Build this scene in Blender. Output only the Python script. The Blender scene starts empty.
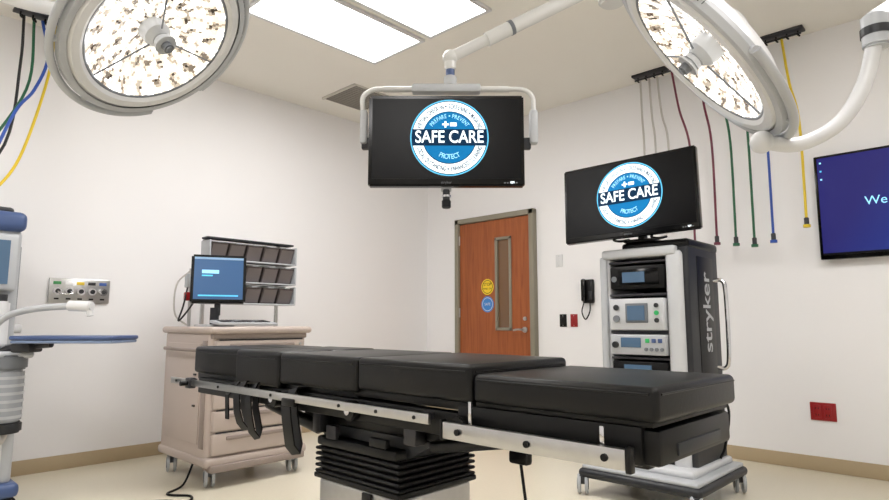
import bpy, bmesh, math, random
from mathutils import Vector, Matrix
random.seed(7)
sc=bpy.context.scene
try:
    sc.view_settings.view_transform='Standard'; sc.view_settings.look='None'
except Exception as e: print(e)

# ---------------------------------------------------------------- materials
def lin(c):
    return tuple(((v/255)/12.92 if v/255<=0.04045 else (((v/255)+0.055)/1.055)**2.4) for v in c)
MATS={}
def mat(name,rgb,rough=0.5,metal=0.0,emit=0.0,noise=0.0,nscale=8.0,bump=0.0,coat=0.0,emit_rgb=None,trans=0.0,spec=0.5):
    if name in MATS: return MATS[name]
    m=bpy.data.materials.new(name); m.use_nodes=True
    nt=m.node_tree; b=nt.nodes['Principled BSDF']
    c=lin(rgb)+(1,)
    b.inputs['Base Color'].default_value=c
    b.inputs['Roughness'].default_value=rough
    b.inputs['Metallic'].default_value=metal
    b.inputs['Coat Weight'].default_value=coat
    b.inputs['Transmission Weight'].default_value=trans
    b.inputs['Specular IOR Level'].default_value=spec
    if emit>0:
        b.inputs['Emission Color'].default_value=lin(emit_rgb or rgb)+(1,)
        b.inputs['Emission Strength'].default_value=emit
    if noise>0 or bump>0:
        tc=nt.nodes.new('ShaderNodeTexCoord'); n=nt.nodes.new('ShaderNodeTexNoise')
        n.inputs['Scale'].default_value=nscale; n.inputs['Detail'].default_value=5
        nt.links.new(tc.outputs['Object'],n.inputs['Vector'])
        if noise>0:
            mx=nt.nodes.new('ShaderNodeMix'); mx.data_type='RGBA'
            mx.inputs[6].default_value=tuple(v*(1-noise) for v in c[:3])+(1,)
            mx.inputs[7].default_value=tuple(min(1,v*(1+noise)) for v in c[:3])+(1,)
            nt.links.new(n.outputs['Fac'],mx.inputs[0]); nt.links.new(mx.outputs[2],b.inputs['Base Color'])
        if bump>0:
            bp=nt.nodes.new('ShaderNodeBump'); bp.inputs['Strength'].default_value=bump; bp.inputs['Distance'].default_value=0.004
            nt.links.new(n.outputs['Fac'],bp.inputs['Height']); nt.links.new(bp.outputs['Normal'],b.inputs['Normal'])
    MATS[name]=m
    return m
def wood_mat():
    m=bpy.data.materials.new('door_wood'); m.use_nodes=True; nt=m.node_tree; b=nt.nodes['Principled BSDF']
    tc=nt.nodes.new('ShaderNodeTexCoord'); mp=nt.nodes.new('ShaderNodeMapping'); mp.inputs['Scale'].default_value=(14,14,0.9)
    n=nt.nodes.new('ShaderNodeTexNoise'); n.inputs['Scale'].default_value=3; n.inputs['Detail'].default_value=8; n.inputs['Distortion'].default_value=.6
    r=nt.nodes.new('ShaderNodeValToRGB')
    r.color_ramp.elements[0].color=lin((138,70,30))+(1,); r.color_ramp.elements[0].position=.3
    r.color_ramp.elements[1].color=lin((166,92,44))+(1,); r.color_ramp.elements[1].position=.72
    nt.links.new(tc.outputs['Object'],mp.inputs[0]); nt.links.new(mp.outputs[0],n.inputs['Vector']); nt.links.new(n.outputs['Fac'],r.inputs[0])
    nt.links.new(r.outputs[0],b.inputs['Base Color']); b.inputs['Roughness'].default_value=.45
    return m
def tv_mat():
    m=bpy.data.materials.new('tv_desktop'); m.use_nodes=True; nt=m.node_tree; b=nt.nodes['Principled BSDF']
    tc=nt.nodes.new('ShaderNodeTexCoord'); g=nt.nodes.new('ShaderNodeSeparateXYZ'); r=nt.nodes.new('ShaderNodeValToRGB')
    ad=nt.nodes.new('ShaderNodeMath');ad.operation='SUBTRACT';ml=nt.nodes.new('ShaderNodeMath');ml.operation='MULTIPLY';ml.inputs[1].default_value=.35
    r.color_ramp.elements[0].color=lin((36,34,122))+(1,); r.color_ramp.elements[0].position=0.0
    r.color_ramp.elements[1].color=lin((40,110,215))+(1,); r.color_ramp.elements[1].position=.9
    e=r.color_ramp.elements.new(.25); e.color=lin((26,46,140))+(1,)
    nt.links.new(tc.outputs['Generated'],g.inputs[0]); nt.links.new(g.outputs['X'],ad.inputs[0]);nt.links.new(g.outputs['Z'],ml.inputs[0]);nt.links.new(ml.outputs[0],ad.inputs[1])
    nt.links.new(ad.outputs[0],r.inputs[0])
    nt.links.new(r.outputs[0],b.inputs['Emission Color']); b.inputs['Emission Strength'].default_value=.75
    b.inputs['Base Color'].default_value=(.01,.01,.02,1); b.inputs['Roughness'].default_value=.35; b.inputs['Specular IOR Level'].default_value=.2
    return m
WALL=mat('wall_paint',(240,239,240),.6,noise=.012,nscale=2.5)
CEIL=mat('ceiling_paint',(240,237,230),.8,noise=.012,nscale=3)
FLOOR=mat('floor_vinyl',(220,212,192),.3,noise=.05,nscale=60,bump=.02)
BASEB=mat('baseboard_vinyl',(178,160,130),.5)
FRAME=mat('door_frame_paint',(138,132,116),.45)
WOOD=wood_mat()
STEEL=mat('brushed_steel',(190,190,190),.28,1.0,noise=.08,nscale=40)
CHROME=mat('chrome',(215,215,218),.12,1.0)
DSTEEL=mat('dark_steel',(70,70,74),.4,.8)
VINYL=mat('black_vinyl',(7,7,8),.37,bump=.08,nscale=90,spec=.32)
BLACK=mat('black_plastic',(6,6,7),.4,spec=.3)
RUBBER=mat('black_rubber',(8,8,9),.5,spec=.3)
GLOSSB=mat('gloss_black',(5,5,6),.15,spec=.35)
WHITE=mat('white_enamel',(218,219,221),.3,coat=.3)
LGREY=mat('light_grey_plastic',(180,183,187),.4)
TWHITE=mat('tower_shell_grey',(200,202,205),.4)
MGREY=mat('mid_grey_plastic',(110,114,120),.45)
DGREY=mat('dark_grey_plastic',(32,34,39),.45)
BEIGE=mat('beige_plastic',(190,176,168),.45)
BEIGED=mat('beige_plastic_dark',(150,137,130),.45)
BLUEP=mat('blue_plastic',(66,86,130),.35)
TRAYB=mat('tray_blue',(120,138,170),.35)
LAMP=mat('troffer_diffuser',(255,255,255),.5,emit=15.0,emit_rgb=(253,251,250))
# ---------------------------------------------------------------- geometry builder
_txt={}
def text_mesh(s,size=1.0,off=0.0):
    k=(s,size,off)
    if k in _txt: return _txt[k]
    cu=bpy.data.curves.new('tmp_txt','FONT'); cu.body=s; cu.size=size; cu.align_x='CENTER'; cu.align_y='CENTER'; cu.offset=off
    o=bpy.data.objects.new('tmp_txt',cu); bpy.context.collection.objects.link(o)
    dg=bpy.context.evaluated_depsgraph_get(); dg.update()
    me=bpy.data.meshes.new_from_object(o.evaluated_get(dg))
    bpy.data.objects.remove(o); _txt[k]=me
    return me
class B:
    def __init__(s,name,origin=(0,0,0),rz=0.0,M=None):
        s.name=name; s.bm=bmesh.new(); s.mats=[]; s.origin=Vector(origin); s.rz=rz; s.M=M
    def mi(s,m):
        if m not in s.mats: s.mats.append(m)
        return s.mats.index(m)
    def add(s,t,m,M=None):
        if M is not None: bmesh.ops.transform(t,matrix=M,verts=t.verts)
        i=s.mi(m)
        for f in t.faces: f.material_index=i
        me=bpy.data.meshes.new('t'); t.to_mesh(me); t.free(); s.bm.from_mesh(me); bpy.data.meshes.remove(me)
    def box(s,lo,hi,m,bev=0.0,seg=2,R=None):
        lo=Vector(lo);hi=Vector(hi);c=(lo+hi)/2;d=hi-lo
        t=bmesh.new(); bmesh.ops.create_cube(t,size=1.0)
        bmesh.ops.scale(t,vec=d,verts=t.verts)
        if bev>0: bmesh.ops.bevel(t,geom=t.edges[:],offset=min(bev,min(d)*.49),segments=seg,affect='EDGES',profile=.5)
        M=Matrix.Translation(c)
        if R is not None: M=M@R
        s.add(t,m,M)
    def cbox(s,c,d,m,bev=0.0,seg=2,R=None):
        c=Vector(c);d=Vector(d)/2; s.box(c-d,c+d,m,bev,seg,R)
    def cyl(s,a,b,r,m,seg=24,r2=None,bev=0):
        a=Vector(a);b=Vector(b);v=b-a
        t=bmesh.new(); bmesh.ops.create_cone(t,cap_ends=True,segments=seg,radius1=r,radius2=r if r2 is None else r2,depth=v.length)
        if bev>0:
            es=[e for e in t.edges if len(e.link_faces)==2 and any(len(f.verts)>4 for f in e.link_faces)]
            bmesh.ops.bevel(t,geom=es,offset=bev,segments=2,affect='EDGES')
        s.add(t,m,Matrix.Translation((a+b)/2)@v.to_track_quat('Z','Y').to_matrix().to_4x4())
    def sph(s,c,r,m,sc=(1,1,1),seg=20):
        t=bmesh.new(); bmesh.ops.create_uvsphere(t,u_segments=seg,v_segments=seg//2,radius=r)
        s.add(t,m,Matrix.Translation(c)@Matrix.Diagonal((*sc,1)))
    def tube(s,pts,r,m,seg=12,smooth=6):
        P=[Vector(p) for p in pts]
        if smooth>1 and len(P)>2:
            Q=[]
            E=[P[0]*2-P[1]]+P+[P[-1]*2-P[-2]]
            for i in range(1,len(E)-2):
                for k in range(smooth):
                    u=k/smooth;a,b,c,d=E[i-1:i+3]
                    Q.append(.5*((2*b)+(c-a)*u+(2*a-5*b+4*c-d)*u*u+(3*b-a-3*c+d)*u**3))
            Q.append(P[-1]);P=Q
        t=bmesh.new();rings=[];N=None
        for i,p in enumerate(P):
            T=(P[min(i+1,len(P)-1)]-P[max(i-1,0)]).normalized()
            if N is None:
                N=T.orthogonal().normalized()
            else:
                N=(N-T*N.dot(T)).normalized()
            Bn=T.cross(N)
            rings.append([t.verts.new(p+(N*math.cos(2*math.pi*k/seg)+Bn*math.sin(2*math.pi*k/seg))*r) for k in range(seg)])
        for a,b in zip(rings,rings[1:]):
            for k in range(seg): t.faces.new((a[k],a[(k+1)%seg],b[(k+1)%seg],b[k]))
        t.faces.new(rings[0][::-1]);t.faces.new(rings[-1])
        s.add(t,m)
    def lathe(s,prof,m,seg=64,M=None,a0=0,a1=2*math.pi):
        t=bmesh.new();full=abs(a1-a0-2*math.pi)<1e-6;n=seg if full else seg+1
        R=[[t.verts.new((r*math.cos(a0+(a1-a0)*k/seg),r*math.sin(a0+(a1-a0)*k/seg),z)) for k in range(n)] for r,z in prof]
        for a,b in zip(R,R[1:]):
            for k in range(seg):
                k2=(k+1)%n
                try: t.faces.new((a[k],a[k2],b[k2],b[k]))
                except Exception: pass
        bmesh.ops.remove_doubles(t,verts=t.verts,dist=1e-5)
        s.add(t,m,M)
    def ring(s,c,ri,ro,m,seg=64,M=None):   # flat ring in local XZ facing -Y
        t=bmesh.new();c=Vector(c)
        def P(r,k): a=2*math.pi*k/seg; return t.verts.new((c.x+r*math.cos(a),c.y,c.z+r*math.sin(a)))
        O=[P(ro,k) for k in range(seg)]
        if ri>0:
            I=[P(ri,k) for k in range(seg)]
            for k in range(seg): t.faces.new((O[k],O[(k+1)%seg],I[(k+1)%seg],I[k]))
        else: t.faces.new(O)
        s.add(t,m,M)
    def text(s,txt,c,size,m,M=None,rot=0,off=0.0,base=None,sx=1.0):
        me=text_mesh(txt,size,off);t=bmesh.new();t.from_mesh(me)
        T=Matrix.Translation(c)@(base if base is not None else Matrix.Rotation(math.pi/2,4,'X'))@Matrix.Rotation(rot,4,'Z')@Matrix.Diagonal((sx,1,1,1))
        if M is not None:T=M@T
        s.add(t,m,T)
    def arc_text(s,txt,c,r,size,m,mid,span,M=None,top=True,off=0.0,sx=.6):
        wd={'I':.5,'-':.6,' ':.55,'M':1.25,'W':1.35,'\u2022':.7}
        ws=[wd.get(ch,1.0) for ch in txt];tot=sum(ws);acc=0
        for ch,wc in zip(txt,ws):
            u=(acc+wc/2)/tot-.5;acc+=wc
            if ch==' ':continue
            d=u*span
            a=mid-d if top else mid+d
            rot=a-math.pi/2 if top else a+math.pi/2
            if ch=='\u2022':
                s.ring((c[0]+r*math.cos(a),c[1],c[2]+r*math.sin(a)),0,size*.14,m,12,M);continue
            me=text_mesh(ch,size,off);xs=[v.co.x for v in me.vertices];ys=[v.co.y for v in me.vertices]
            t=bmesh.new();t.from_mesh(me);bmesh.ops.translate(t,vec=(-(min(xs)+max(xs))/2,-(min(ys)+max(ys))/2,0),verts=t.verts)
            T=Matrix.Translation((c[0]+r*math.cos(a),c[1],c[2]+r*math.sin(a)))@Matrix.Rotation(math.pi/2,4,'X')@Matrix.Rotation(rot,4,'Z')@Matrix.Diagonal((sx,1,1,1))
            if M is not None:T=M@T
            s.add(t,m,T)
    def poly(s,vs,m,thick=None):
        t=bmesh.new();f=t.faces.new([t.verts.new(v) for v in vs])
        if thick:
            r=bmesh.ops.extrude_face_region(t,geom=[f]);bmesh.ops.translate(t,vec=thick,verts=[v for v in r['geom'] if isinstance(v,bmesh.types.BMVert)])
            bmesh.ops.recalc_face_normals(t,faces=t.faces)
        s.add(t,m)
    def ribbon(s,pts,w,m,th=.004):
        w=Vector(w)/2;t=bmesh.new();R=[]
        for i,p in enumerate(pts):
            p=Vector(p);T=(Vector(pts[min(i+1,len(pts)-1)])-Vector(pts[max(i-1,0)])).normalized()
            n=T.cross(w).normalized()*th/2
            R.append([t.verts.new(p+w+n),t.verts.new(p-w+n),t.verts.new(p-w-n),t.verts.new(p+w-n)])
        for a,b in zip(R,R[1:]):
            for k in range(4):t.faces.new((a[k],a[(k+1)%4],b[(k+1)%4],b[k]))
        t.faces.new(R[0]);t.faces.new(R[-1][::-1])
        bmesh.ops.recalc_face_normals(t,faces=t.faces)
        s.add(t,m)
    def caster(s,x,y,r,m,hub,w=.03,yaw=0.0):
        d=Vector((math.cos(yaw),math.sin(yaw),0))
        c=Vector((x,y,r))
        for o in (-1,1):
            s.cyl(c+d*(o*w*.35),c+d*(o*w*.9),r,m,24,bev=.006)
            s.cyl(c+d*(o*w*.9),c+d*(o*w*.98),r*.55,hub,20)
        s.cbox((x,y,r*1.45),(w*1.6,w*1.6,r*.9),hub,.01,R=Matrix.Rotation(yaw,4,'Z'))
        s.cyl((x,y,r*1.6),(x,y,r*2.3),w*.5,hub,16)
    def done(s,world=False):
        me=bpy.data.meshes.new(s.name);
        if world: bmesh.ops.translate(s.bm,vec=-s.origin,verts=s.bm.verts)
        s.bm.to_mesh(me);s.bm.free()
        for m in s.mats: me.materials.append(m)
        for p in me.polygons:p.use_smooth=True
        try: me.set_sharp_from_angle(angle=math.radians(32))
        except Exception as e: print(e)
        o=bpy.data.objects.new(s.name,me);bpy.context.collection.objects.link(o)
        if s.M is not None:o.matrix_world=s.M
        else:
            o.location=s.origin;o.rotation_euler=(0,0,s.rz)
        return o

# ---------------------------------------------------------------- room
RX,RY,H=8.0,8.0,3.2
def slab(n,lo,hi,m):
    b=B(n,origin=(Vector(lo)+Vector(hi))/2);b.box(lo,hi,m);return b.done(True)
slab('floor',(-.15,-RY-.15,-.1),(RX+.15,.15,0),FLOOR)
slab('ceiling',(-.15,-RY-.15,H),(RX+.15,.15,H+.12),CEIL)
slab('wall_left',(-.15,-RY,0),(0,0,H),WALL)
slab('wall_right',(RX,-RY,0),(RX+.15,0,H),WALL)
slab('wall_front',(-.15,-RY-.15,0),(RX+.15,-RY,H),WALL)
slab('wall_back',(-.15,0,0),(RX+.15,.15,H),WALL)
DX0,DX1,DZ=.50,1.57,2.19
def bb(n,lo,hi):
    b=B(n,origin=(Vector(lo)+Vector(hi))/2);b.box(lo,hi,BASEB,.004);return b.done(True)
bb('baseboard_left',(0,-RY,0),(.012,0,.1))
bb('baseboard_back',(DX1+.0,-.012,0),(RX,0,.1))
bb('baseboard_back.001',(0.012,-.012,0),(DX0,0,.1))
bb('baseboard_right',(RX-.012,-RY,0),(RX,0,.1))
bb('baseboard_front',(0,-RY,0),(RX,-RY+.012,.1))
# door (frame and leaf stand just in front of the wall plane)
b=B('door_1',origin=(1.03,-.03,0))
fw=.055
b.box((DX0,-.07,0),(DX0+fw,-.001,DZ),FRAME,.004);b.box((DX1-fw,-.07,0),(DX1,-.001,DZ),FRAME,.004);b.box((DX0,-.07,DZ-fw),(DX1,-.001,DZ),FRAME,.004)
lx0,lx1=DX0+fw+.003,DX1-fw-.003
wx0,wx1,wz0,wz1=1.08,1.255,.98,1.92
yy0,yy1=-.04,-.004
b.box((lx0,yy0,.01),(wx0,yy1,DZ-fw-.004),WOOD);b.box((wx1,yy0,.01),(lx1,yy1,DZ-fw-.004),WOOD)
b.box((wx0,yy0,.01),(wx1,yy1,wz0),WOOD);b.box((wx0,yy0,wz1),(wx1,yy1,DZ-fw-.004),WOOD)
GLS=mat('door_glass',(116,86,60),.12)
b.box((wx0,-.024,wz0),(wx1,-.018,wz1),GLS)
for lo,hi in (((wx0-.02,-.052,wz0-.02),(wx0+.01,-.02,wz1+.02)),((wx1-.01,-.052,wz0-.02),(wx1+.02,-.02,wz1+.02)),((wx0-.02,-.052,wz0-.02),(wx1+.02,-.02,wz0+.01)),((wx0-.02,-.052,wz1-.01),(wx1+.02,-.02,wz1+.02))):
    b.box(lo,hi,FRAME,.003)
b.cyl((1.44,-.04,.97),(1.44,-.06,.97),.028,STEEL);b.cyl((1.44,-.06,.97),(1.44,-.10,.97),.011,STEEL)
b.tube([(1.44,-.10,.97),(1.39,-.103,.972),(1.33,-.095,.965)],.010,STEEL)
b.cyl((1.44,-.04,1.08),(1.44,-.055,1.08),.02,STEEL)
for hz in (.3,1.1,1.9): b.cyl((lx0,-.05,hz),(lx0,-.05,hz+.1),.009,STEEL)
YEL=mat('sticker_yellow',(240,205,40),.5);BLU=mat('sticker_blue',(60,130,205),.5)
b.ring((.95,-.0405,1.42),0,.085,YEL);b.ring((.95,-.041,1.42),.066,.072,GLOSSB)
b.text('STOP',(.95,-.0415,1.445),.045,GLOSSB);b.text('MASK ON',(.95,-.0415,1.40),.026,GLOSSB)
b.ring((.95,-.0405,1.235),0,.085,BLU);b.ring((.95,-.041,1.235),.066,.072,WHITE)
b.text('SAFE',(.95,-.0415,1.235),.04,WHITE)
b.done(True)

# ceiling troffers
def troffer(x0,y0,w=.6,l=1.2):
    b=B('ceiling_light_panel',origin=(x0+w/2,y0+l/2,H))
    b.box((x0,y0,H-.02),(x0+.03,y0+l,H),WHITE);b.box((x0+w-.03,y0,H-.02),(x0+w,y0+l,H),WHITE)
    b.box((x0+.03,y0,H-.02),(x0+w-.03,y0+.03,H),WHITE);b.box((x0+.03,y0+l-.03,H-.02),(x0+w-.03,y0+l,H),WHITE)
    b.box((x0+.03,y0+.03,H-.012),(x0+w-.03,y0+l-.03,H-.001),LAMP)
    b.done(True)
for x0,y0 in ((1.31,-3.13),(1.97,-3.13),(4.6,-3.13),(5.3,-3.13),(1.31,-6.2),(1.97,-6.2),(4.6,-6.2),(5.3,-6.2)):
    troffer(x0,y0)
VENT=mat('vent_grey',(205,202,194),.6);VENTD=mat('vent_slot',(150,147,140),.7)
def vent(x0,y0,w,l):
    b=B('ceiling_air_vent',origin=(x0+w/2,y0+l/2,H))
    b.box((x0,y0,H-.008),(x0+w,y0+l,H),VENT)
    n=13
    for k in range(n):
        xx=x0+.03+(w-.06)*k/(n-1); b.box((xx-.008,y0+.02,H-.018),(xx+.008,y0+l-.02,H-.008),VENTD)
    for lo,hi in (((x0,y0),(x0+w,y0+.02)),((x0,y0+l-.02),(x0+w,y0+l))): b.box((*lo,H-.02),(*hi,H-.006),VENT)
    b.done(True)
vent(.34,-1.78,.5,.5);vent(1.35,-3.95,.5,.5)

# ---------------------------------------------------------------- operating table
b=B('operating_table',origin=(3.3,-3.4,0))
yn,yf=-3.66,-3.14;ym=-3.4
def pad(x0,x1,z0,z1,y0=yn,y1=yf,bv=.016):
    b.box((x0,y0,z0),(x1,y1,z1),VINYL,bv,4)
    zz=z0+(z1-z0)*.80;o=.0015
    for q0,q1 in (((x0+.02,y0-o),(x1-.02,y0-o)),((x0+.02,y1+o),(x1-.02,y1+o)),((x0-o,y0+.02),(x0-o,y1-.02)),((x1+o,y0+.02),(x1+o,y1-.02))):
        b.cyl((*q0,zz),(*q1,zz),.0025,VINYL,8)
pad(3.875,4.43,.803,.885)
pad(3.34,3.87,.80,.912)
pad(2.83,3.335,.787,.912)
pad(2.46,2.825,.768,.915,yn,ym-.003);pad(2.46,2.825,.768,.915,ym+.003,yf)
pad(1.97,2.455,.785,.915,yn+.03,ym-.003);pad(1.97,2.455,.785,.915,ym+.003,yf-.03)
b.box((3.87,yn+.02,.79),(4.41,yf-.02,.806),BLACK,.004)
b.box((3.30,yn+.02,.775),(3.86,yf-.02,.80),BLACK,.004)
b.box((2.0,yn+.04,.755),(3.3,yf-.04,.787),BLACK,.004)
for y in (-3.62,-3.18):
    b.box((2.05,y-.02,.69),(3.84,y+.02,.765),BLACK,.006)
    b.box((3.80,y-.022,.70),(4.38,y+.022,.79),BLACK,.006)
for x in (2.1,2.7,3.2,3.85,4.36): b.box((x-.025,-3.62,.69),(x+.025,-3.18,.75),BLACK,.005)
b.box((4.35,yn+.03,.70),(4.42,yf-.03,.785),BLACK,.012)
b.box((4.02,-3.56,.715),(4.34,-3.24,.735),DGREY)
b.box((4.415,-3.54,.715),(4.425,-3.26,.745),DGREY,.003)
for sgn,y in ((-1,-3.70),(1,-3.10)):
    b.box((1.88,y-.006,.732),(3.74,y+.006,.762),STEEL,.002)
    b.box((3.80,y-.008,.70),(4.37,y+.008,.748),STEEL,.003)
    b.box((4.37,y-.010,.695),(4.385,y+.012,.753),BLACK,.003)
    b.box((3.79,y-.010,.695),(3.80,y+.012,.753),BLACK,.003)
    for x in (2.0,2.4,2.85,3.25,3.68): b.box((x-.02,min(y,y-sgn*.07),.738),(x+.02,max(y,y-sgn*.07),.756),DSTEEL)
    for x in (3.86,4.1,4.32):
        b.box((x-.015,min(y,y-sgn*.06),.712),(x+.015,max(y,y-sgn*.06),.736),DSTEEL)
        b.cyl((x,y+sgn*.008,.724),(x,y+sgn*.014,.724),.009,BLACK,12)
    for x in (1.95,2.4,2.85,3.3,3.5,3.68): b.cyl((x,y+sgn*.006,.747),(x,y+sgn*.010,.747),.006,BLACK,10)
    b.cbox((3.885,y-sgn*.02,.775),(.012,.010,.07),CHROME,.003)
    b.cbox((4.30,y-sgn*.02,.765),(.012,.010,.05),CHROME,.003)
    for x in (2.83,3.33,3.84):
        b.cyl((x,y-sgn*.045,.73),(x,y-sgn*.012,.73),.035,BLACK,20,bev=.004)
        b.cyl((x,y-sgn*.012,.73),(x,y-sgn*.004,.73),.014,CHROME,16)
    b.cbox((2.1,y,.745),(.05,.035,.05),DSTEEL,.006)
    b.cyl((2.1,y+sgn*.015,.745),(2.1,y+sgn*.05,.745),.012,BLACK)
b.box((2.85,-3.55,.64),(3.72,-3.25,.70),BLACK,.01)
b.poly([(2.95,-3.55,.64),(3.62,-3.55,.64),(3.5,-3.55,.575),(3.02,-3.55,.575)],DGREY,(0,.3,0))
for y in (-3.56,-3.26):
    b.cyl((2.35,y,.715),(2.78,y,.65),.016,CHROME);b.cyl((2.6,y,.68),(2.98,y,.62),.026,BLACK)
    b.cyl((3.62,y,.63),(4.0,y,.70),.02,BLACK);b.cyl((3.9,y,.68),(4.15,y,.72),.011,CHROME)
b.box((3.02,-3.60,.565),(3.48,-3.22,.60),BLACK,.01)
b.cbox((3.13,-3.605,.625),(.06,.02,.05),DSTEEL,.004);b.cbox((3.40,-3.605,.62),(.09,.02,.03),BLACK,.004)
b.cbox((3.02,-3.58,.66),(.05,.05,.10),DSTEEL,.006);b.cbox((3.55,-3.58,.665),(.06,.05,.07),DSTEEL,.006)
cx,cy=3.25,-3.40
n=10
for k in range(n):
    g=.016 if k%2 else 0
    z=.462+k*.0105
    b.cbox((cx,cy,z+.006),(.485-2*g,.395-2*g,.011),RUBBER,.004,1)
b.cbox((cx,cy,.452),(.49,.40,.02),BLACK,.006)
b.cbox((cx,cy,.265),(.46,.37,.355),STEEL,.014,3)
b.box((2.75,-3.66,.05),(3.85,-3.14,.11),STEEL,.02,3)
b.box((2.85,-3.6,.10),(3.6,-3.2,.15),DGREY,.02,3)
for x in (2.83,3.77):
    for y in (-3.58,-3.22): b.caster(x,y,.035,RUBBER,DGREY,.02)
b.cbox((3.32,-3.59,.42),(.05,.012,.03),BLACK,.003)
def strap(x,zb,w=.04):
    y=-3.665
    b.ribbon([(x,-3.56,.772),(x,-3.665,.775),(x+.01,y-.04,.72),(x+.03,y-.045,.66),(x+.05,y-.04,zb+.03),(x+.06,y-.02,zb),(x+.04,y+.0,zb+.03),(x+.0,y+.0,.68),(x-.02,y+.018,.76)],(w,0,.012),BLACK,.006)
strap(2.56,.585,.05);strap(2.66,.56,.045);strap(2.95,.54,.06)
b.ribbon([(2.50,-3.66,.775),(2.50,-3.712,.72),(2.515,-3.715,.62)],(.028,0,0),BLACK,.006)
b.cbox((2.98,-3.70,.73),(.09,.025,.03),BLACK,.006)
b.tube([(3.60,-3.12,.72),(3.64,-3.09,.62),(3.66,-3.09,.56)],.005,BLACK)
b.cbox((3.62,-3.09,.525),(.09,.04,.05),BLACK,.012)
b.tube([(3.62,-3.09,.51),(3.655,-3.09,.3),(3.68,-3.05,.12),(3.72,-2.99,.012),(3.9,-2.9,.009)],.006,BLACK)
b.done(True)

# ---------------------------------------------------------------- SAFE CARE logo
LWHITE=mat('screen_white',(235,245,250),.5,emit=.8,spec=.1)
LCYAN=mat('screen_cyan',(90,180,220),.5,emit=.7,spec=.1)
LBLUE=mat('screen_blue',(12,108,165),.5,emit=.6,spec=.1)
LNAVY=mat('screen_navy',(6,40,68),.5,emit=.55,spec=.1)
LPALE=mat('screen_pale',(150,215,240),.5,emit=.7,spec=.1)
LBLK=mat('screen_black',(2,2,4),.3,emit=.1,spec=.2)
def logo(b,c,R,M=None):
    x,y,z=c
    b.ring((x,y,z),0,R,LCYAN,M=M)
    b.ring((x,y-.0006,z),0,R*.965,LNAVY,M=M)
    b.ring((x,y-.0012,z),0,R*.945,LWHITE,M=M)
    b.ring((x,y-.0018,z),0,R*.69,LNAVY,M=M)
    b.ring((x,y-.0024,z),0,R*.67,LBLUE,M=M)
    b.arc_text('VIRTUAL CHECK-IN \u2022 SCREENING \u2022 MASKING',(x,y-.0024,z),R*.82,R*.165,LNAVY,math.pi/2,2.55,M,True,R*.003,.52)
    b.arc_text('SOCIAL DISTANCING \u2022 ENHANCED CLEANING',(x,y-.0024,z),R*.82,R*.165,LNAVY,-math.pi/2,2.55,M,False,R*.003,.52)
    b.arc_text('PREPARE \u2022 PREVENT',(x,y-.003,z),R*.565,R*.15,LPALE,math.pi/2,2.0,M,True,R*.002,.75)
    b.arc_text('PROTECT',(x,y-.003,z),R*.50,R*.18,LPALE,-math.pi/2,1.05,M,False,R*.002,.8)
    t=bmesh.new()
    hh=.215*R
    vs=[t.verts.new((x+dx,y-.0036,z+dz)) for dx,dz in ((-R*.95,-hh),(R*.95,-hh),(R*.95,hh),(-R*.95,hh))]
    t.faces.new(vs);b.add(t,LNAVY,M)
    b.text('SAFE CARE',(x,y-.0044,z),R*.45,LWHITE,M,0,R*.007,sx=.80)
    for dx,dz,w,h in ((-.10,.34,.05,.17),(-.10,.34,.17,.05),(.10,.34,.17,.10)):
        t=bmesh.new();w*=R/2;h*=R/2
        t.faces.new([t.verts.new((x+dx*R+i*w,y-.0044,z+dz*R+j*h)) for i,j in ((-1,-1),(1,-1),(1,1),(-1,1))]);b.add(t,LWHITE,M)
def display(b,w,h,t=.05,M=None,R=None):
    def bx(lo,hi,m,bev=0):
        lo=Vector(lo);hi=Vector(hi);d=hi-lo
        tt=bmesh.new();bmesh.ops.create_cube(tt,size=1);bmesh.ops.scale(tt,vec=d,verts=tt.verts)
        if bev:bmesh.ops.bevel(tt,geom=tt.edges[:],offset=bev,segments=2,affect='EDGES')
        MM=Matrix.Translation((lo+hi)/2)
        b.add(tt,m,(M@MM) if M is not None else MM)
    bx((-w/2,0,-h/2),(w/2,t,h/2),GLOSSB,.008)
    bx((-w/2+.06,t-.005,-h/2+.06),(w/2-.06,t+.03,h/2-.06),DGREY,.012)
    bx((-w/2+.018,-.002,-h/2+.035),(w/2-.018,.002,h/2-.018),LBLK)
    b.text('stryker',(0,-.0025,-h/2+.017),.018,MGREY,M)
    for k in range(5): bx((w/2-.10+k*.014,-.003,-h/2+.012),(w/2-.092+k*.014,0,-h/2+.018),MGREY)
    bx((w/2-.07,-.003,-h/2+.012),(w/2-.05,.0,-h/2+.022),LWHITE)
    logo(b,(.015,-.003,.012),R or h*.42,M)

# boom display
th=math.radians(43.6)
ctr=Vector((3.115,-2.966,1.906))
b=B('ceiling_boom_display',origin=ctr,rz=th)
w,h=.75,.45
display(b,w,h)
fx=w/2+.035
ARM=mat('boom_white',(208,208,206),.35,coat=.2)
b.tube([(-fx+.005,.05,.02),(-fx,.05,.16),(-fx,.05,.235),(-fx+.05,.05,.272),(-fx+.12,.05,.275)],.012,ARM)
b.tube([(fx+.02,.05,.02),(fx+.02,.05,.16),(fx+.015,.05,.235),(fx-.03,.05,.272),(fx-.12,.05,.275)],.012,ARM)
b.cyl((-fx+.1,.05,.275),(fx-.1,.05,.275),.015,ARM)
b.cbox((0,.05,.275),(.34,.06,.045),LGREY,.012)
b.cbox((-fx+.006,.05,.08),(.035,.05,.17),LGREY,.01);b.cbox((fx+.018,.05,.08),(.04,.05,.17),LGREY,.01)
b.cbox((-w/2-.01,.06,0),(.06,.03,.06),DGREY,.008);b.cbox((w/2+.01,.06,0),(.06,.03,.06),DGREY,.008)
b.cbox((0,.05,-.23),(.05,.04,.02),LGREY,.005)
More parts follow.
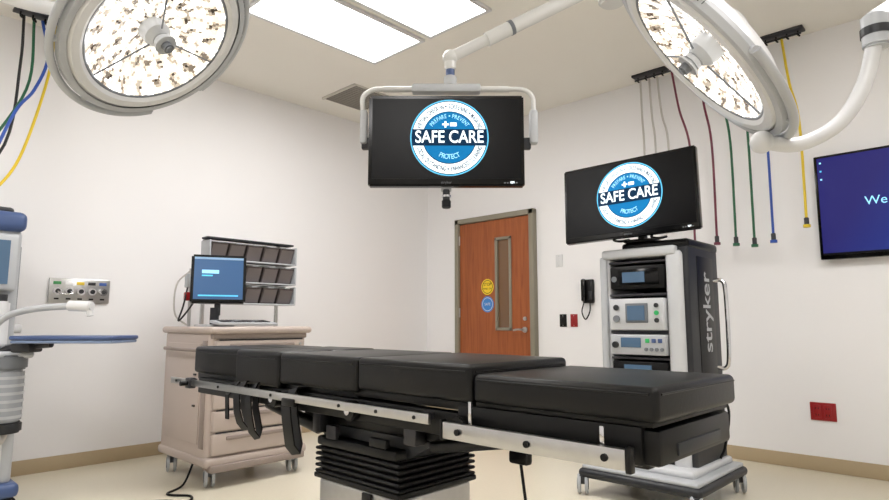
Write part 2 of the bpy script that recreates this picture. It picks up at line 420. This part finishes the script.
b.cyl((0,.04,-.235),(0,.04,-.30),.017,DGREY);b.cyl((0,.04,-.285),(0,.04,-.325),.022,BLACK,bev=.004);b.cyl((0,.04,-.262),(0,.04,-.272),.023,CHROME)
b.cyl((0.02,.05,.29),(0.02,.05,.34),.032,LGREY,bev=.004);b.cyl((0.02,.05,.34),(0.02,.05,.385),.022,BLUEP);b.cyl((0.02,.05,.375),(0.02,.05,.46),.028,ARM,bev=.005)
o=b.done()
j=Matrix.Translation(ctr)@Matrix.Rotation(th,4,'Z')@Vector((0.02,.05,.44))
a=B('boom_arm',origin=j)
e=Vector((3.66,-2.30,2.80))
d=(e-j).normalized()
a.cyl(j,j+d*.22,.028,ARM,bev=.006);a.cyl(j+d*.20,j+(e-j)*.97,.036,ARM,24,bev=.008);a.cyl(j+d*.34,j+d*.36,.038,MGREY)
a.sph(j,.038,ARM)
a.cyl(e+Vector((0,0,-.14)),e+Vector((0,0,.12)),.07,ARM,32,bev=.012);a.cyl(e,Vector((e.x,e.y,H-.05)),.05,ARM)
a.cyl((e.x,e.y,H-.06),(e.x,e.y,H),.17,ARM,40,bev=.01)
ao=a.done(True)
bpy.context.view_layer.update()
ao.parent=o;ao.matrix_parent_inverse=o.matrix_world.inverted()

# ---------------------------------------------------------------- surgical lights
GLINT_CELLS=[mat('lamp_glint_cell_%d'%i,c,.25,me,emit=e,emit_rgb=ec) for i,(c,me,e,ec) in enumerate((  # emission steps from bright to dark, painting the reflector's glints
 ((255,255,255),0,5.0,(255,253,250)),
 ((240,236,230),0,1.4,(255,251,244)),
 ((230,222,210),0,.72,(255,244,230)),
 ((205,196,184),.3,.36,(255,238,216)),
 ((170,158,146),.6,.13,(255,234,208)),
 ((100,88,78),.6,.03,(255,236,210))))]
def surgical_light(center,normal,spin,armpts,colm,fname='surgical_light',S=1.0,words=0.0):
    z=-Vector(normal).normalized()
    q=z.to_track_quat('Z','Y').to_matrix().to_4x4()
    M=Matrix.Translation(center)@q@Matrix.Rotation(spin,4,'Z')@Matrix.Scale(S,4)
    b=B(fname,M=M)
    b.lathe([(.245,.006),(.262,-.006),(.285,-.004),(.30,.012),(.302,.03),(.285,.05),(.22,.085),(.12,.11),(.05,.118),(0,.118)],WHITE,72)
    b.lathe([(.238,.014),(.245,.004),(.252,.002),(.256,.008)],MGREY,72)
    for a0 in (.25,math.pi+.25):
        pts=[(.335*math.cos(a0+k*.12),.335*math.sin(a0+k*.12),.02) for k in range(22)]
        b.tube(pts,.012,LGREY,12,2)
        for k in (0,7,14,21):
            aa=a0+k*.12; b.cyl((.29*math.cos(aa),.29*math.sin(aa),.02),(.335*math.cos(aa),.335*math.sin(aa),.02),.010,LGREY,12)
    b.lathe([(.296,.0),(.316,.002),(.320,.02),(.31,.034),(.298,.034)],LGREY,72)
    # reflector bowl of radial glowing facets; sparkle painted as zoned, random emission
    N=20
    rings=[.042+(.198)*(i/N) for i in range(N+1)]
    dzf=lambda r:.055*(1-(r/.24)**2)+.006
    F={m:[] for m in GLINT_CELLS}
    for i in range(N):
        r0,r1=rings[i],rings[i+1];seg=60 if i<5 else (96 if i<12 else 132)
        for k in range(seg):
            a0=2*math.pi*(k+(.5 if i%2 else 0))/seg;a1=a0+2*math.pi/seg
            band=.5+.5*math.cos((i-4)*.785)
            petal=.5+.5*math.cos((12 if i<8 else 20)*a0+((i+2)//8)*math.pi)
            v=.26*band+.40*petal+.50*random.random()
            idx=0 if v>.84 else 1 if v>.62 else 2 if v>.42 else 3 if v>.28 else 4 if v>.13 else 5
            F[GLINT_CELLS[idx]].append([(r0*math.cos(a0),r0*math.sin(a0),dzf(r0)),(r0*math.cos(a1),r0*math.sin(a1),dzf(r0)-.002*random.random()),
              (r1*math.cos(a1),r1*math.sin(a1),dzf(r1)-.003*random.random()),(r1*math.cos(a0),r1*math.sin(a0),dzf(r1)-.003*random.random())])
    for mm,L in F.items():
        t=bmesh.new()
        for q4 in L: t.faces.new([t.verts.new(v) for v in q4])
        b.add(t,mm)
    b.lathe([(.03,.068),(.13,.054),(.24,.014)],LGREY,48)
    b.lathe([(.0,.0),(.028,.0),(.045,.02),(.047,.06),(.03,.068)],LGREY,32)
    b.cyl((0,0,0),(0,0,-.022),.028,LGREY,24,bev=.005);b.cyl((0,0,-.018),(0,0,-.055),.017,MGREY,20,bev=.006);b.cyl((0,0,-.024),(0,0,-.030),.036,LGREY,24)
    for k in range(3):
        aa=k*2*math.pi/3+.3
        b.cyl((.04*math.cos(aa),.04*math.sin(aa),.006),(.24*math.cos(aa),.24*math.sin(aa),.004),.003,MGREY,8)
    b.cyl((0,0,.11),(0,0,.15),.06,WHITE,32,bev=.01)
    for wa in (words,words+math.pi):
        b.text('VISUM',(.0,.0,.0),.026,DGREY,M=Matrix.Rotation(wa,4,'Z')@Matrix.Translation((0,-.3215,.018)))
    o=b.done()
    a=B('suspension_arm',origin=armpts[0])
    a.tube(armpts,.022,WHITE,16,8)
    a.sph(armpts[0],.034,WHITE)
    p=Vector(armpts[-1]);c=Vector(colm)
    a.cyl(p+Vector((0,0,-.05)),p+Vector((0,0,.05)),.038,LGREY,24,bev=.006)
    a.cyl(p+Vector((0,0,-.015)),p+Vector((0,0,.01)),.041,DGREY)
    a.cyl(p+Vector((0,0,.03)),c,.036,WHITE,24)
    a.cyl(c+Vector((0,0,-.1)),c+Vector((0,0,.12)),.06,WHITE,32,bev=.01)
    a.cyl(c,(c.x,c.y,H-.04),.045,WHITE);a.cyl((c.x,c.y,H-.05),(c.x,c.y,H),.16,WHITE,40,bev=.01)
    ao=a.done(True)
    bpy.context.view_layer.update()
    ao.parent=o;ao.matrix_parent_inverse=o.matrix_world.inverted()
    return o
CL=(3.045,-4.275,1.97);NL=(.555,.345,-.74)
CR=(4.385,-3.19,1.84);NR=(-.715,-.27,-.64)
surgical_light(CL,NL,.6,[(2.86,-4.47,2.06),(2.80,-4.6,2.06),(2.74,-4.72,2.10),(2.76,-4.82,2.2)],(2.5,-5.3,2.7),S=1.0)
surgical_light(CR,NR,.3,[(4.525,-3.08,1.57),(4.605,-3.0,1.565),(4.70,-2.923,1.63),(4.766,-2.879,1.755),(4.80,-2.87,1.90)],(5.12,-2.30,2.35),'surgical_light.001',S=1.06,words=1.2)

# ---------------------------------------------------------------- equipment tower
x0,x1,y0,y1=3.08,3.646,-1.48,-.96
b=B('endoscopy_equipment_tower',origin=((x0+x1)/2,(y0+y1)/2,0))
b.box((x0+.01,y0+.02,.16),(x0+.07,y1,1.47),TWHITE,.02,4)
b.box((x1-.13,y0,.16),(x1-.03,y0+.16,1.47),TWHITE,.03,4)
b.box((x0,y0,.2),(x0+.05,y0+.14,1.46),LGREY,.018,4)
b.box((x1-.07,y0+.03,.14),(x1,y1,1.50),DGREY,.02,4)
b.box((x1-.004,y0+.16,.3),(x1+.004,y1-.1,1.44),BLACK,.003)
b.box((x0+.06,y1-.03,.16),(x1-.06,y1,1.46),BLACK)
b.box((x0+.02,y0-.01,1.44),(x1-.06,y1,1.50),TWHITE,.02,4)
b.box((x0+.14,y0+.04,1.48),(x1+.005,y1,1.54),BLACK,.02,3)
sh=[.22,.42,.60,.71,.825,.985,1.215,1.42]
for z in sh: b.box((x0+.06,y0+.02,z-.014),(x1-.1,y1-.02,z),DSTEEL,.003)
dx0,dx1=x0+.075,x1-.135
SCR=mat('device_screen',(70,95,120),.2,emit=.25)
GREEN=mat('device_green',(50,160,90),.4,emit=.3)
b.box((dx0,y0+.0,1.245),(dx1,y1-.05,1.39),BLACK,.012);b.box((dx0+.06,y0-.006,1.265),(dx1-.03,y0+.002,1.37),GLOSSB,.004)
b.box((dx0+.09,y0-.010,1.285),(dx1-.12,y0-.004,1.35),SCR);b.cyl((dx0+.03,y0-.006,1.31),(dx0+.03,y0+.001,1.31),.018,MGREY)
b.box((dx0,y0-.02,.99),(dx1,y1-.05,1.185),TWHITE,.012);b.box((dx0+.11,y0-.026,1.035),(dx1-.10,y0-.018,1.155),MGREY,.004);b.box((dx0+.125,y0-.029,1.05),(dx1-.12,y0-.024,1.14),SCR)
b.cyl((dx0+.05,y0-.022,1.13),(dx0+.05,y0-.03,1.13),.018,DGREY);b.cyl((dx0+.05,y0-.022,1.06),(dx0+.05,y0-.03,1.06),.022,MGREY)
for k in range(3): b.cyl((dx1-.045,y0-.022,1.05+k*.045),(dx1-.045,y0-.03,1.05+k*.045),.014,DGREY if k!=1 else GREEN)
b.box((dx0,y0-.015,.84),(dx1,y1-.05,.965),LGREY,.01);b.box((dx0+.07,y0-.02,.885),(dx0+.20,y0-.012,.945),SCR,.002)
for k in range(4): b.cyl((dx0+.235+k*.033,y0-.013,.875),(dx0+.235+k*.033,y0-.024,.875),.011,MGREY)
for k in range(3): b.box((dx0+.23+k*.04,y0-.02,.915),(dx0+.255+k*.04,y0-.013,.94),GREEN if k==0 else BLUEP,.001)
b.cyl((dx0+.035,y0-.013,.90),(dx0+.035,y0-.03,.90),.02,DGREY)
b.box((dx0,y0,.715),(dx1,y1-.05,.80),BLACK,.008);b.box((dx0+.08,y0-.004,.735),(dx1-.1,y0,.78),SCR)
b.box((dx0,y0,.605),(dx1,y1-.05,.69),DGREY,.008);b.box((dx0,y0-.01,.425),(dx1,y1-.05,.585),LGREY,.01)
b.box((dx0,y0-.01,.225),(dx1,y1-.05,.40),TWHITE,.012);b.box((dx0+.05,y0-.03,.33),(dx1-.05,y0-.008,.35),MGREY,.005)
b.box((dx0+.03,y0-.016,.48),(dx1-.1,y0-.008,.55),BLACK,.003)
b.box((x0-.08,y0-.20,.10),(x1+.10,y1+.05,.155),DGREY,.025,4)
b.box((x0-.06,y0-.18,.15),(x1+.08,y1+.03,.178),LGREY,.012,3)
b.box((x0-.02,y0-.10,.17),(x1+.03,y1,.215),TWHITE,.02,3)
for xx in (x0-.06,x1+.06):
    for yy in (y0-.17,y1+.0): b.caster(xx,yy,.06,LGREY,DGREY,.035,.5)
b.tube([(x1-.005,y1-.10,1.30),(x1+.05,y1-.09,1.30),(x1+.07,y1-.09,1.22),(x1+.07,y1-.09,.85),(x1+.05,y1-.09,.76),(x1-.005,y1-.10,.76)],.013,CHROME)
b.tube([(x0+.01,y0+.2,1.2),(x0-.05,y0+.2,1.2),(x0-.06,y0+.2,1.12),(x0-.06,y0+.2,.8),(x0-.01,y0+.2,.76)],.011,CHROME)
sb=Matrix.Rotation(math.pi/2,4,'Z')@Matrix.Rotation(math.pi/2,4,'X')@Matrix.Rotation(math.pi/2,4,'Z')
b.text('stryker',(x1+.0055,(y0+y1)/2+.03,1.10),.17,LGREY,base=sb,off=.002)
b.tube([(x1+.005,y1-.1,.6),(x1+.06,y1-.12,.5),(x1+.04,y1-.15,.3),(x1+.01,y1-.16,.22)],.008,BLACK)
b.done(True)
mc=Vector((3.315,-1.53,1.818))
b=B('surgical_display',origin=mc,rz=math.radians(5))
tilt=Matrix.Rotation(math.radians(-4),4,'X')@Matrix.Rotation(math.radians(-2),4,'Y')
display(b,.86,.505,.05,M=tilt)
b.cyl((.03,.17,-.27),(.03,.17,-.02),.03,DGREY);b.cbox((.03,.12,-.02),(.14,.12,.12),DGREY,.01)
b.cbox((.03,.17,-.266),(.2,.16,.02),BLACK,.008)
for sx in (-.1,.14): b.tube([(sx,.04,-.24),(sx,.02,-.262),(sx+.03,.05,-.268),(sx+.05,.14,-.25)],.008,BLACK)
b.done()

# ---------------------------------------------------------------- wall TV
b=B('wall_mounted_tv',origin=(4.70,-.05,1.87))
b.box((4.05,-.075,1.48),(5.35,-.03,2.23),GLOSSB,.006);b.box((4.3,-.03,1.6),(5.1,0,2.1),DGREY)
b.text('We Have an Update',(4.69,-.0785,1.865),.085,LPALE)
b.box((4.068,-.078,1.51),(5.332,-.074,1.525),LBLK)
for k in range(3): b.box((4.085,-.080,2.17-k*.06),(4.097,-.0765,2.182-k*.06),LCYAN if k%2 else LPALE)
tvo=b.done(True)
s=B('tv_screen',origin=(4.70,-.0755,1.855));s.box((4.07,-.0775,1.525),(5.33,-.0755,2.212),tv_mat());so=s.done(True)
bpy.context.view_layer.update();so.parent=tvo;so.matrix_parent_inverse=tvo.matrix_world.inverted()

# wall bits
RED=mat('red_plastic',(150,22,26),.4)
b=B('red_power_outlet',origin=(3.99,0,.41));b.box((3.90,-.012,.35),(4.06,0,.475),RED,.004)
for xx in (3.945,4.01):
    b.cbox((xx,-.014,.413),(.045,.006,.09),RED,.003)
    for zz in (.39,.435):
        b.cbox((xx-.008,-.0175,zz),(.004,.002,.014),BLACK);b.cbox((xx+.008,-.0175,zz),(.004,.002,.014),BLACK)
b.done(True)
def switch(n,x,z,m):
    b=B(n,origin=(x,0,z));b.cbox((x,-.005,z),(.075,.01,.12),m,.003);b.cbox((x,-.012,z),(.03,.008,.055),m,.003)
    b.cyl((x,-.009,z+.045),(x,-.012,z+.045),.004,STEEL,10);b.cyl((x,-.009,z-.045),(x,-.012,z-.045),.004,STEEL,10);b.done(True)
switch('wall_switch',1.86,1.06,BLACK);switch('wall_switch.001',1.98,1.06,RED)
switch('wall_thermostat',1.83,1.64,WHITE)
b=B('wall_telephone',origin=(2.15,0,1.3))
b.cbox((2.15,-.02,1.33),(.11,.04,.22),BLACK,.01);b.cbox((2.12,-.055,1.34),(.045,.04,.21),GLOSSB,.015);b.cbox((2.18,-.042,1.29),(.04,.006,.08),DGREY,.002)
b.tube([(2.12,-.05,1.23),(2.10,-.06,1.14),(2.13,-.05,1.07),(2.17,-.04,1.14),(2.17,-.03,1.22)],.006,BLACK);b.done(True)
# medical gas panel, left wall
b=B('medical_gas_outlet_panel',origin=(0,-3.64,1.27))
b.box((0,-3.84,1.18),(.02,-3.44,1.36),STEEL,.006)
for k,c in enumerate(((60,140,80),(235,235,235),(230,200,60),(40,40,44),(60,90,160))):
    yy=-3.79+k*.075
    b.cyl((.018,yy,1.265),(.05,yy,1.265),.027,CHROME,24,bev=.004);b.cyl((.05,yy,1.265),(.056,yy,1.265),.016,DGREY,20)
    b.cbox((.021,yy,1.325),(.004,.05,.022),mat('gas_label_%d'%k,c,.5),.001);b.cbox((.021,yy,1.21),(.004,.03,.012),BLACK)
b.tube([(.05,-3.79,1.26),(.08,-3.75,1.24),(.08,-3.70,1.25),(.05,-3.71,1.265)],.007,CHROME)
b.done(True)

# ---------------------------------------------------------------- ceiling hose drops
def hook_plate(b,x,y):
    b.cbox((x,y,H-.01),(.30,.10,.02),DSTEEL,.004)
    for k in range(4):
        xx=x-.11+k*.073
        b.tube([(xx,y,H-.02),(xx,y,H-.05),(xx+.015,y-.02,H-.07),(xx,y-.03,H-.05)],.006,BLACK,8)
HG=mat('hose_green',(30,95,65),.45);HW=mat('hose_white',(190,186,182),.45);HR=mat('hose_maroon',(110,40,62),.45)
HB=mat('hose_blue',(40,80,170),.45);HY=mat('hose_yellow',(225,195,40),.45);HK=mat('hose_black',(25,25,28),.45)
b=B('gas_hose_drop',origin=(3.2,-.2,H))
for px in (2.89,3.92): hook_plate(b,px,-.15)
def hose(x,x2,zb,m,r=.009,fit=True):
    b.tube([(x,-.15,H-.05),(x+(x2-x)*.4,-.16,H-.4),(x2,-.17,(H+zb)/2),(x2,-.17,zb)],r,m,10)
    if fit:
        b.cyl((x2,-.17,zb+.01),(x2,-.17,zb-.045),.016,DSTEEL,16,bev=.003);b.cyl((x2,-.17,zb-.04),(x2,-.17,zb-.06),.024,m,16)
for a,c,z,m in ((2.80,2.82,1.9,HW),(2.88,2.92,1.9,HW),(2.95,3.03,1.9,HW),(3.08,3.21,1.68,HR),(3.30,3.38,1.70,HR),(3.44,3.52,1.68,HG),(3.62,3.65,1.66,HG),(3.73,3.78,1.68,HB),(3.92,4.00,1.77,HY)):
    hose(a,c,z,m)
b.cyl((2.75,-.15,H-.04),(4.05,-.15,H-.04),.008,DSTEEL)
b.done(True)
b=B('gas_hose_drop.001',origin=(.2,-4.07,H))
b.cbox((.2,-4.07,H-.01),(.10,.30,.02),DSTEEL,.004)
for k in range(4):
    yy=-4.18+k*.073;b.tube([(.2,yy,H-.02),(.2,yy,H-.05),(.22,yy+.015,H-.07),(.23,yy,H-.05)],.006,BLACK,8)
b.tube([(.2,-3.97,H-.04),(.2,-3.99,2.76),(.32,-4.12,2.18),(.45,-4.25,1.90),(.55,-4.4,1.74)],.009,HY,10)
b.tube([(.2,-4.05,H-.04),(.2,-4.0,2.9),(.28,-4.08,2.62),(.42,-4.2,2.40),(.5,-4.35,1.95),(.55,-4.5,1.74)],.010,HB,10)
b.tube([(.2,-4.10,H-.04),(.22,-4.10,2.7),(.34,-4.25,2.3),(.5,-4.45,1.95),(.55,-4.55,1.74)],.009,HG,10)
b.tube([(.2,-4.16,H-.04),(.22,-4.16,2.8),(.3,-4.22,2.2),(.45,-4.5,1.74)],.009,HK,10)
b.done(True)

# ---------------------------------------------------------------- anesthesia workstation cart
X0,X1,Y0,Y1=.56,1.30,-3.22,-2.50
b=B('anesthesia_supply_cart',origin=((X0+X1)/2,(Y0+Y1)/2,0))
b.box((X0,Y0,.14),(X1-.03,Y1,.985),BEIGE,.035,4)
b.box((X0-.01,Y0-.01,.13),(X1,Y1+.01,.19),BEIGE,.02,3)
b.box((X0-.02,Y0-.02,.965),(X1+.02,Y1+.02,1.01),BEIGE,.02,4)
b.box((X0+.02,Y0+.01,.93),(X1-.01,Y1-.01,.968),BEIGED,.006)
dz=[(.20,.335),(.345,.475),(.485,.61),(.62,.745),(.755,.92)]
for a,c in dz:
    b.box((X1-.04,Y0+.03,a),(X1,Y1-.03,c),BEIGE,.012,3)
    b.box((X1-.002,Y0+.12,c-.045),(X1+.012,Y1-.12,c-.02),BEIGED,.006)
    b.box((X1-.004,Y0+.05,c+.001),(X1-.002,Y1-.05,c+.008),DGREY)
    b.cyl((X1-.002,Y1-.07,c-.03),(X1+.006,Y1-.07,c-.03),.01,STEEL,14)
b.box((X0+.08,Y0-.008,.26),(X1-.14,Y0+.002,.90),BEIGE,.006)
b.box((X1-.12,Y0-.006,.24),(X1-.06,Y0+.002,.92),BEIGED,.004)
for zz in (.5,.7): b.cbox((X1-.2,Y0-.012,zz),(.03,.01,.012),DGREY)
b.tube([(X1-.10,Y0-.01,.86),(X1-.10,Y0-.05,.86),(X0+.14,Y0-.05,.86),(X0+.14,Y0-.01,.86)],.012,BEIGED,10,3)
for xx in (X0+.08,X1-.08):
    for yy in (Y0+.06,Y1-.06): b.caster(xx,yy,.065,LGREY,MGREY,.035,1.2)
b.box((X1-.1,Y0+.02,.10),(X1+.02,Y1-.02,.145),BEIGED,.01)
my=-3.07
b.cyl((1.0,my,1.0),(1.0,my,1.14),.03,DGREY)
b.cbox((1.0,my,1.015),(.2,.2,.02),LGREY,.008)
mm=Matrix.Translation((1.04,my,1.34))@Matrix.Rotation(math.radians(66),4,'Z')@Matrix.Rotation(math.radians(-8),4,'X')
def mb(lo,hi,m,bev=0):
    lo=Vector(lo);hi=Vector(hi);t=bmesh.new();bmesh.ops.create_cube(t,size=1);bmesh.ops.scale(t,vec=hi-lo,verts=t.verts)
    if bev:bmesh.ops.bevel(t,geom=t.edges[:],offset=bev,segments=2,affect='EDGES')
    b.add(t,m,mm@Matrix.Translation((lo+hi)/2))
CS=mat('cart_screen',(58,86,122),.25,emit=.55,spec=.2)
mb((-.18,0,-.17),(.18,.05,.17),BLACK,.012);mb((-.16,-.002,-.145),(.16,.003,.15),CS,0)
mb((-.16,-.004,.135),(.16,-.001,.15),mat('cart_screen_bar',(120,150,180),.3,emit=.5))
mb((-.11,-.004,.035),(.0,-.001,.06),LPALE);mb((-.11,-.004,.015),(-.04,-.001,.025),LCYAN);mb((-.13,-.004,-.125),(.13,-.001,-.115),LCYAN)
mb((-.08,.05,-.1),(.08,.08,.1),DGREY,.01)
mb((-.02,.05,-.25),(.02,.08,-.05),DGREY,.005)
b.cbox((1.16,-2.93,1.035),(.17,.42,.02),LGREY,.006,R=Matrix.Rotation(.1,4,'Y')@Matrix.Rotation(-.1,4,'Z'))
for r in range(4):
    for c in range(12): b.cbox((1.115+r*.03,-3.095+c*.03-r*.003,1.052-r*.003),(.022,.023,.008),DGREY if (r+c)%5 else MGREY,.002,1,R=Matrix.Rotation(.1,4,'Y'))
b.cyl((.80,-3.16,1.0),(.80,-3.16,1.42),.012,STEEL);b.cbox((.82,-3.17,1.33),(.05,.07,.1),LGREY,.01);b.cbox((.83,-3.18,1.22),(.05,.06,.06),RED,.008)
b.tube([(.83,-3.19,1.3),(.86,-3.23,1.15),(.84,-3.25,1.05),(.88,-3.22,1.10),(.9,-3.16,1.2)],.006,HK)
b.tube([(.83,-3.18,1.4),(.78,-3.25,1.3),(.80,-3.26,1.1),(.86,-3.20,1.02)],.006,HW)
BIN=mat('smoked_bin',(84,76,76),.15);BINF=mat('bin_front',(112,104,104),.2)
ry0,ry1,rx=-2.97,-2.24,.56
for yy in (ry0+.02,ry1-.08): b.cbox((rx-.02,yy,1.33),(.025,.025,.72),STEEL,.003)
b.cyl((rx-.02,ry1-.08,.98),(rx-.02,ry1-.34,.95),.012,STEEL)
for k in range(3):
    z0=1.19+k*.165;nb=5
    b.box((rx-.02,ry0,z0-.012),(rx+.13,ry1,z0),LGREY,.003);b.box((rx-.025,ry0,z0),(rx-.01,ry1,z0+.15),LGREY)
    wdt=(ry1-ry0)/nb
    for i in range(nb):
        a=ry0+i*wdt+.008;c=a+wdt-.016
        b.poly([(rx,a,z0),(rx+.07,a,z0),(rx+.125,a,z0+.125),(rx,a,z0+.135)],BIN,(0,c-a,0))
        b.poly([(rx+.074,a+.008,z0+.01),(rx+.074,c-.008,z0+.01),(rx+.124,c-.008,z0+.112),(rx+.124,a+.008,z0+.112)],BINF,(.003,0,-.001))
        b.cbox((rx+.124,(a+c)/2,z0+.128),(.02,.05,.008),LGREY,.002)
    for yy in (ry0-.006,ry1+.006): b.box((rx-.02,yy-.006,z0-.01),(rx+.13,yy+.006,z0+.14),LGREY,.003)
b.box((rx-.02,ry0-.01,1.19+.485),(rx+.08,ry1+.01,1.69),DGREY,.003)
b.tube([(1.10,-3.21,.15),(1.12,-3.28,.02),(1.22,-3.42,.008),(1.36,-3.34,.008),(1.46,-3.40,.008),(1.34,-3.50,.008),(1.30,-3.62,.008),(1.44,-3.68,.008),(1.62,-3.62,.008),(1.72,-3.72,.008)],.007,BLACK)
b.done(True)

# ---------------------------------------------------------------- anesthesia machine (left edge)
b=B('anesthesia_machine',origin=(.62,-4.47,0))
ax0,ax1,ay0,ay1=.28,.92,-4.82,-4.15
b.box((ax0,ay0,.14),(ax1,ay1,.84),LGREY,.04,4)
b.box((ax0-.03,ay0-.03,.08),(ax1+.05,ay1+.03,.16),BLUEP,.03,3)
for a in (.2,.41,.62): b.box((ax1-.01,ay0+.06,a),(ax1+.015,ay1-.06,a+.19),WHITE,.012);b.box((ax1+.01,ay0+.2,a+.13),(ax1+.03,ay1-.2,a+.15),MGREY,.005)
b.box((ax0-.02,ay0-.02,.84),(ax1+.14,ay1+.03,.88),LGREY,.02,3)
b.box((ax0,ay0,.88),(ax0+.42,ay1,1.60),LGREY,.04,4)
b.box((ax0-.01,ay0-.01,1.58),(ax0+.46,ay1+.012,1.70),BLUEP,.04,4)
b.box((ax0+.05,ay0+.05,1.69),(ax0+.4,ay1-.05,1.73),DGREY,.02)
b.box((ax0+.40,ay0+.05,1.22),(ax0+.47,ay1-.02,1.56),LGREY,.02,3);b.box((ax0+.466,ay0+.09,1.26),(ax0+.474,ay1-.07,1.52),SCR)
b.box((ax0+.08,ay1-.004,1.1),(ax0+.36,ay1+.008,1.5),MGREY,.006);
for k in range(3): b.cyl((ax0+.14+k*.08,ay1+.004,1.0),(ax0+.14+k*.08,ay1+.05,1.0),.028,WHITE,20,bev=.004)
b.cyl((ax0+.46,ay1-.1,.9),(ax0+.46,ay1-.1,1.16),.055,WHITE,28,bev=.01);b.cyl((ax0+.46,ay1-.1,1.16),(ax0+.46,ay1-.1,1.2),.04,DGREY)
b.cyl((ax0+.46,ay1-.26,.9),(ax0+.46,ay1-.26,1.16),.055,WHITE,28,bev=.01);b.cyl((ax0+.46,ay1-.26,1.16),(ax0+.46,ay1-.26,1.2),.04,BLUEP)
b.cyl((ax1+.06,ay1-.08,.50),(ax1+.06,ay1-.08,.78),.085,mat('absorber_clear',(160,164,170),.1),32,bev=.01);b.cyl((ax1+.06,ay1-.08,.78),(ax1+.06,ay1-.08,.86),.095,MGREY,32,bev=.01);b.cyl((ax1+.06,ay1-.08,.44),(ax1+.06,ay1-.08,.5),.09,DGREY,32,bev=.01)
for k in range(6): b.cyl((ax1+.06,ay1-.08,.52+k*.042),(ax1+.06,ay1-.08,.535+k*.042),.088,LGREY,32)
for xx in (ax0+.04,ax1):
    for yy in (ay0+.02,ay1-.02): b.caster(xx,yy,.045,RUBBER,BLUEP,.03)
b.tube([(ax1+.02,-4.32,.87),(1.0,-4.32,.98),(1.10,-4.27,1.07),(1.24,-4.17,1.11),(1.40,-4.03,1.125)],.018,LGREY,14)
b.cyl((1.37,-4.055,1.125),(1.47,-3.97,1.12),.028,WHITE,20,bev=.006);b.cyl((1.455,-3.985,1.125),(1.465,-3.975,1.07),.016,WHITE)
tr=Matrix.Rotation(math.radians(43),4,'Z')
b.cbox((1.30,-3.99,.935),(.54,.26,.018),TRAYB,.008,R=tr);b.cbox((1.30,-3.99,.955),(.55,.27,.022),BLUEP,.009,3,R=tr)
b.tube([(ax1+.05,-4.28,.86),(1.02,-4.22,.90),(1.2,-4.08,.92)],.02,DSTEEL)
b.cbox((1.10,-4.17,.90),(.1,.12,.05),DGREY,.01,R=tr)
pts=[(ax1+.06,-4.30,.84),(1.06,-4.36,.72),(1.10,-4.3,.55),(1.04,-4.25,.4),(.98,-4.2,.5)]
b.tube(pts,.018,HW,12)
b.done(True)

# ---------------------------------------------------------------- lights & world
w=bpy.data.worlds.new('World');sc.world=w;w.use_nodes=True
w.node_tree.nodes['Background'].inputs[0].default_value=(.9,.92,1,1);w.node_tree.nodes['Background'].inputs[1].default_value=.3
def spot(n,loc,d,p):
    l=bpy.data.lights.new(n,'SPOT');l.energy=p;l.spot_size=math.radians(70);l.spot_blend=.8;l.shadow_soft_size=.12;l.color=(1,.96,.9)
    o=bpy.data.objects.new(n,l);bpy.context.collection.objects.link(o);dd=Vector(d).normalized()
    o.location=Vector(loc)+dd*.12;o.rotation_euler=dd.to_track_quat('-Z','Y').to_euler()
spot('surgical_light_beam',CL,NL,14)
spot('surgical_light_beam.001',CR,NR,14)

# ---------------------------------------------------------------- camera
cam=bpy.data.cameras.new('camera');cam.sensor_width=36;cam.lens=24.3;cam.clip_start=.05
co=bpy.data.objects.new('camera',cam);bpy.context.collection.objects.link(co)
co.location=(5.04,-5.0,1.03);co.rotation_euler=(math.radians(97),0,math.radians(43.6))
sc.camera=co
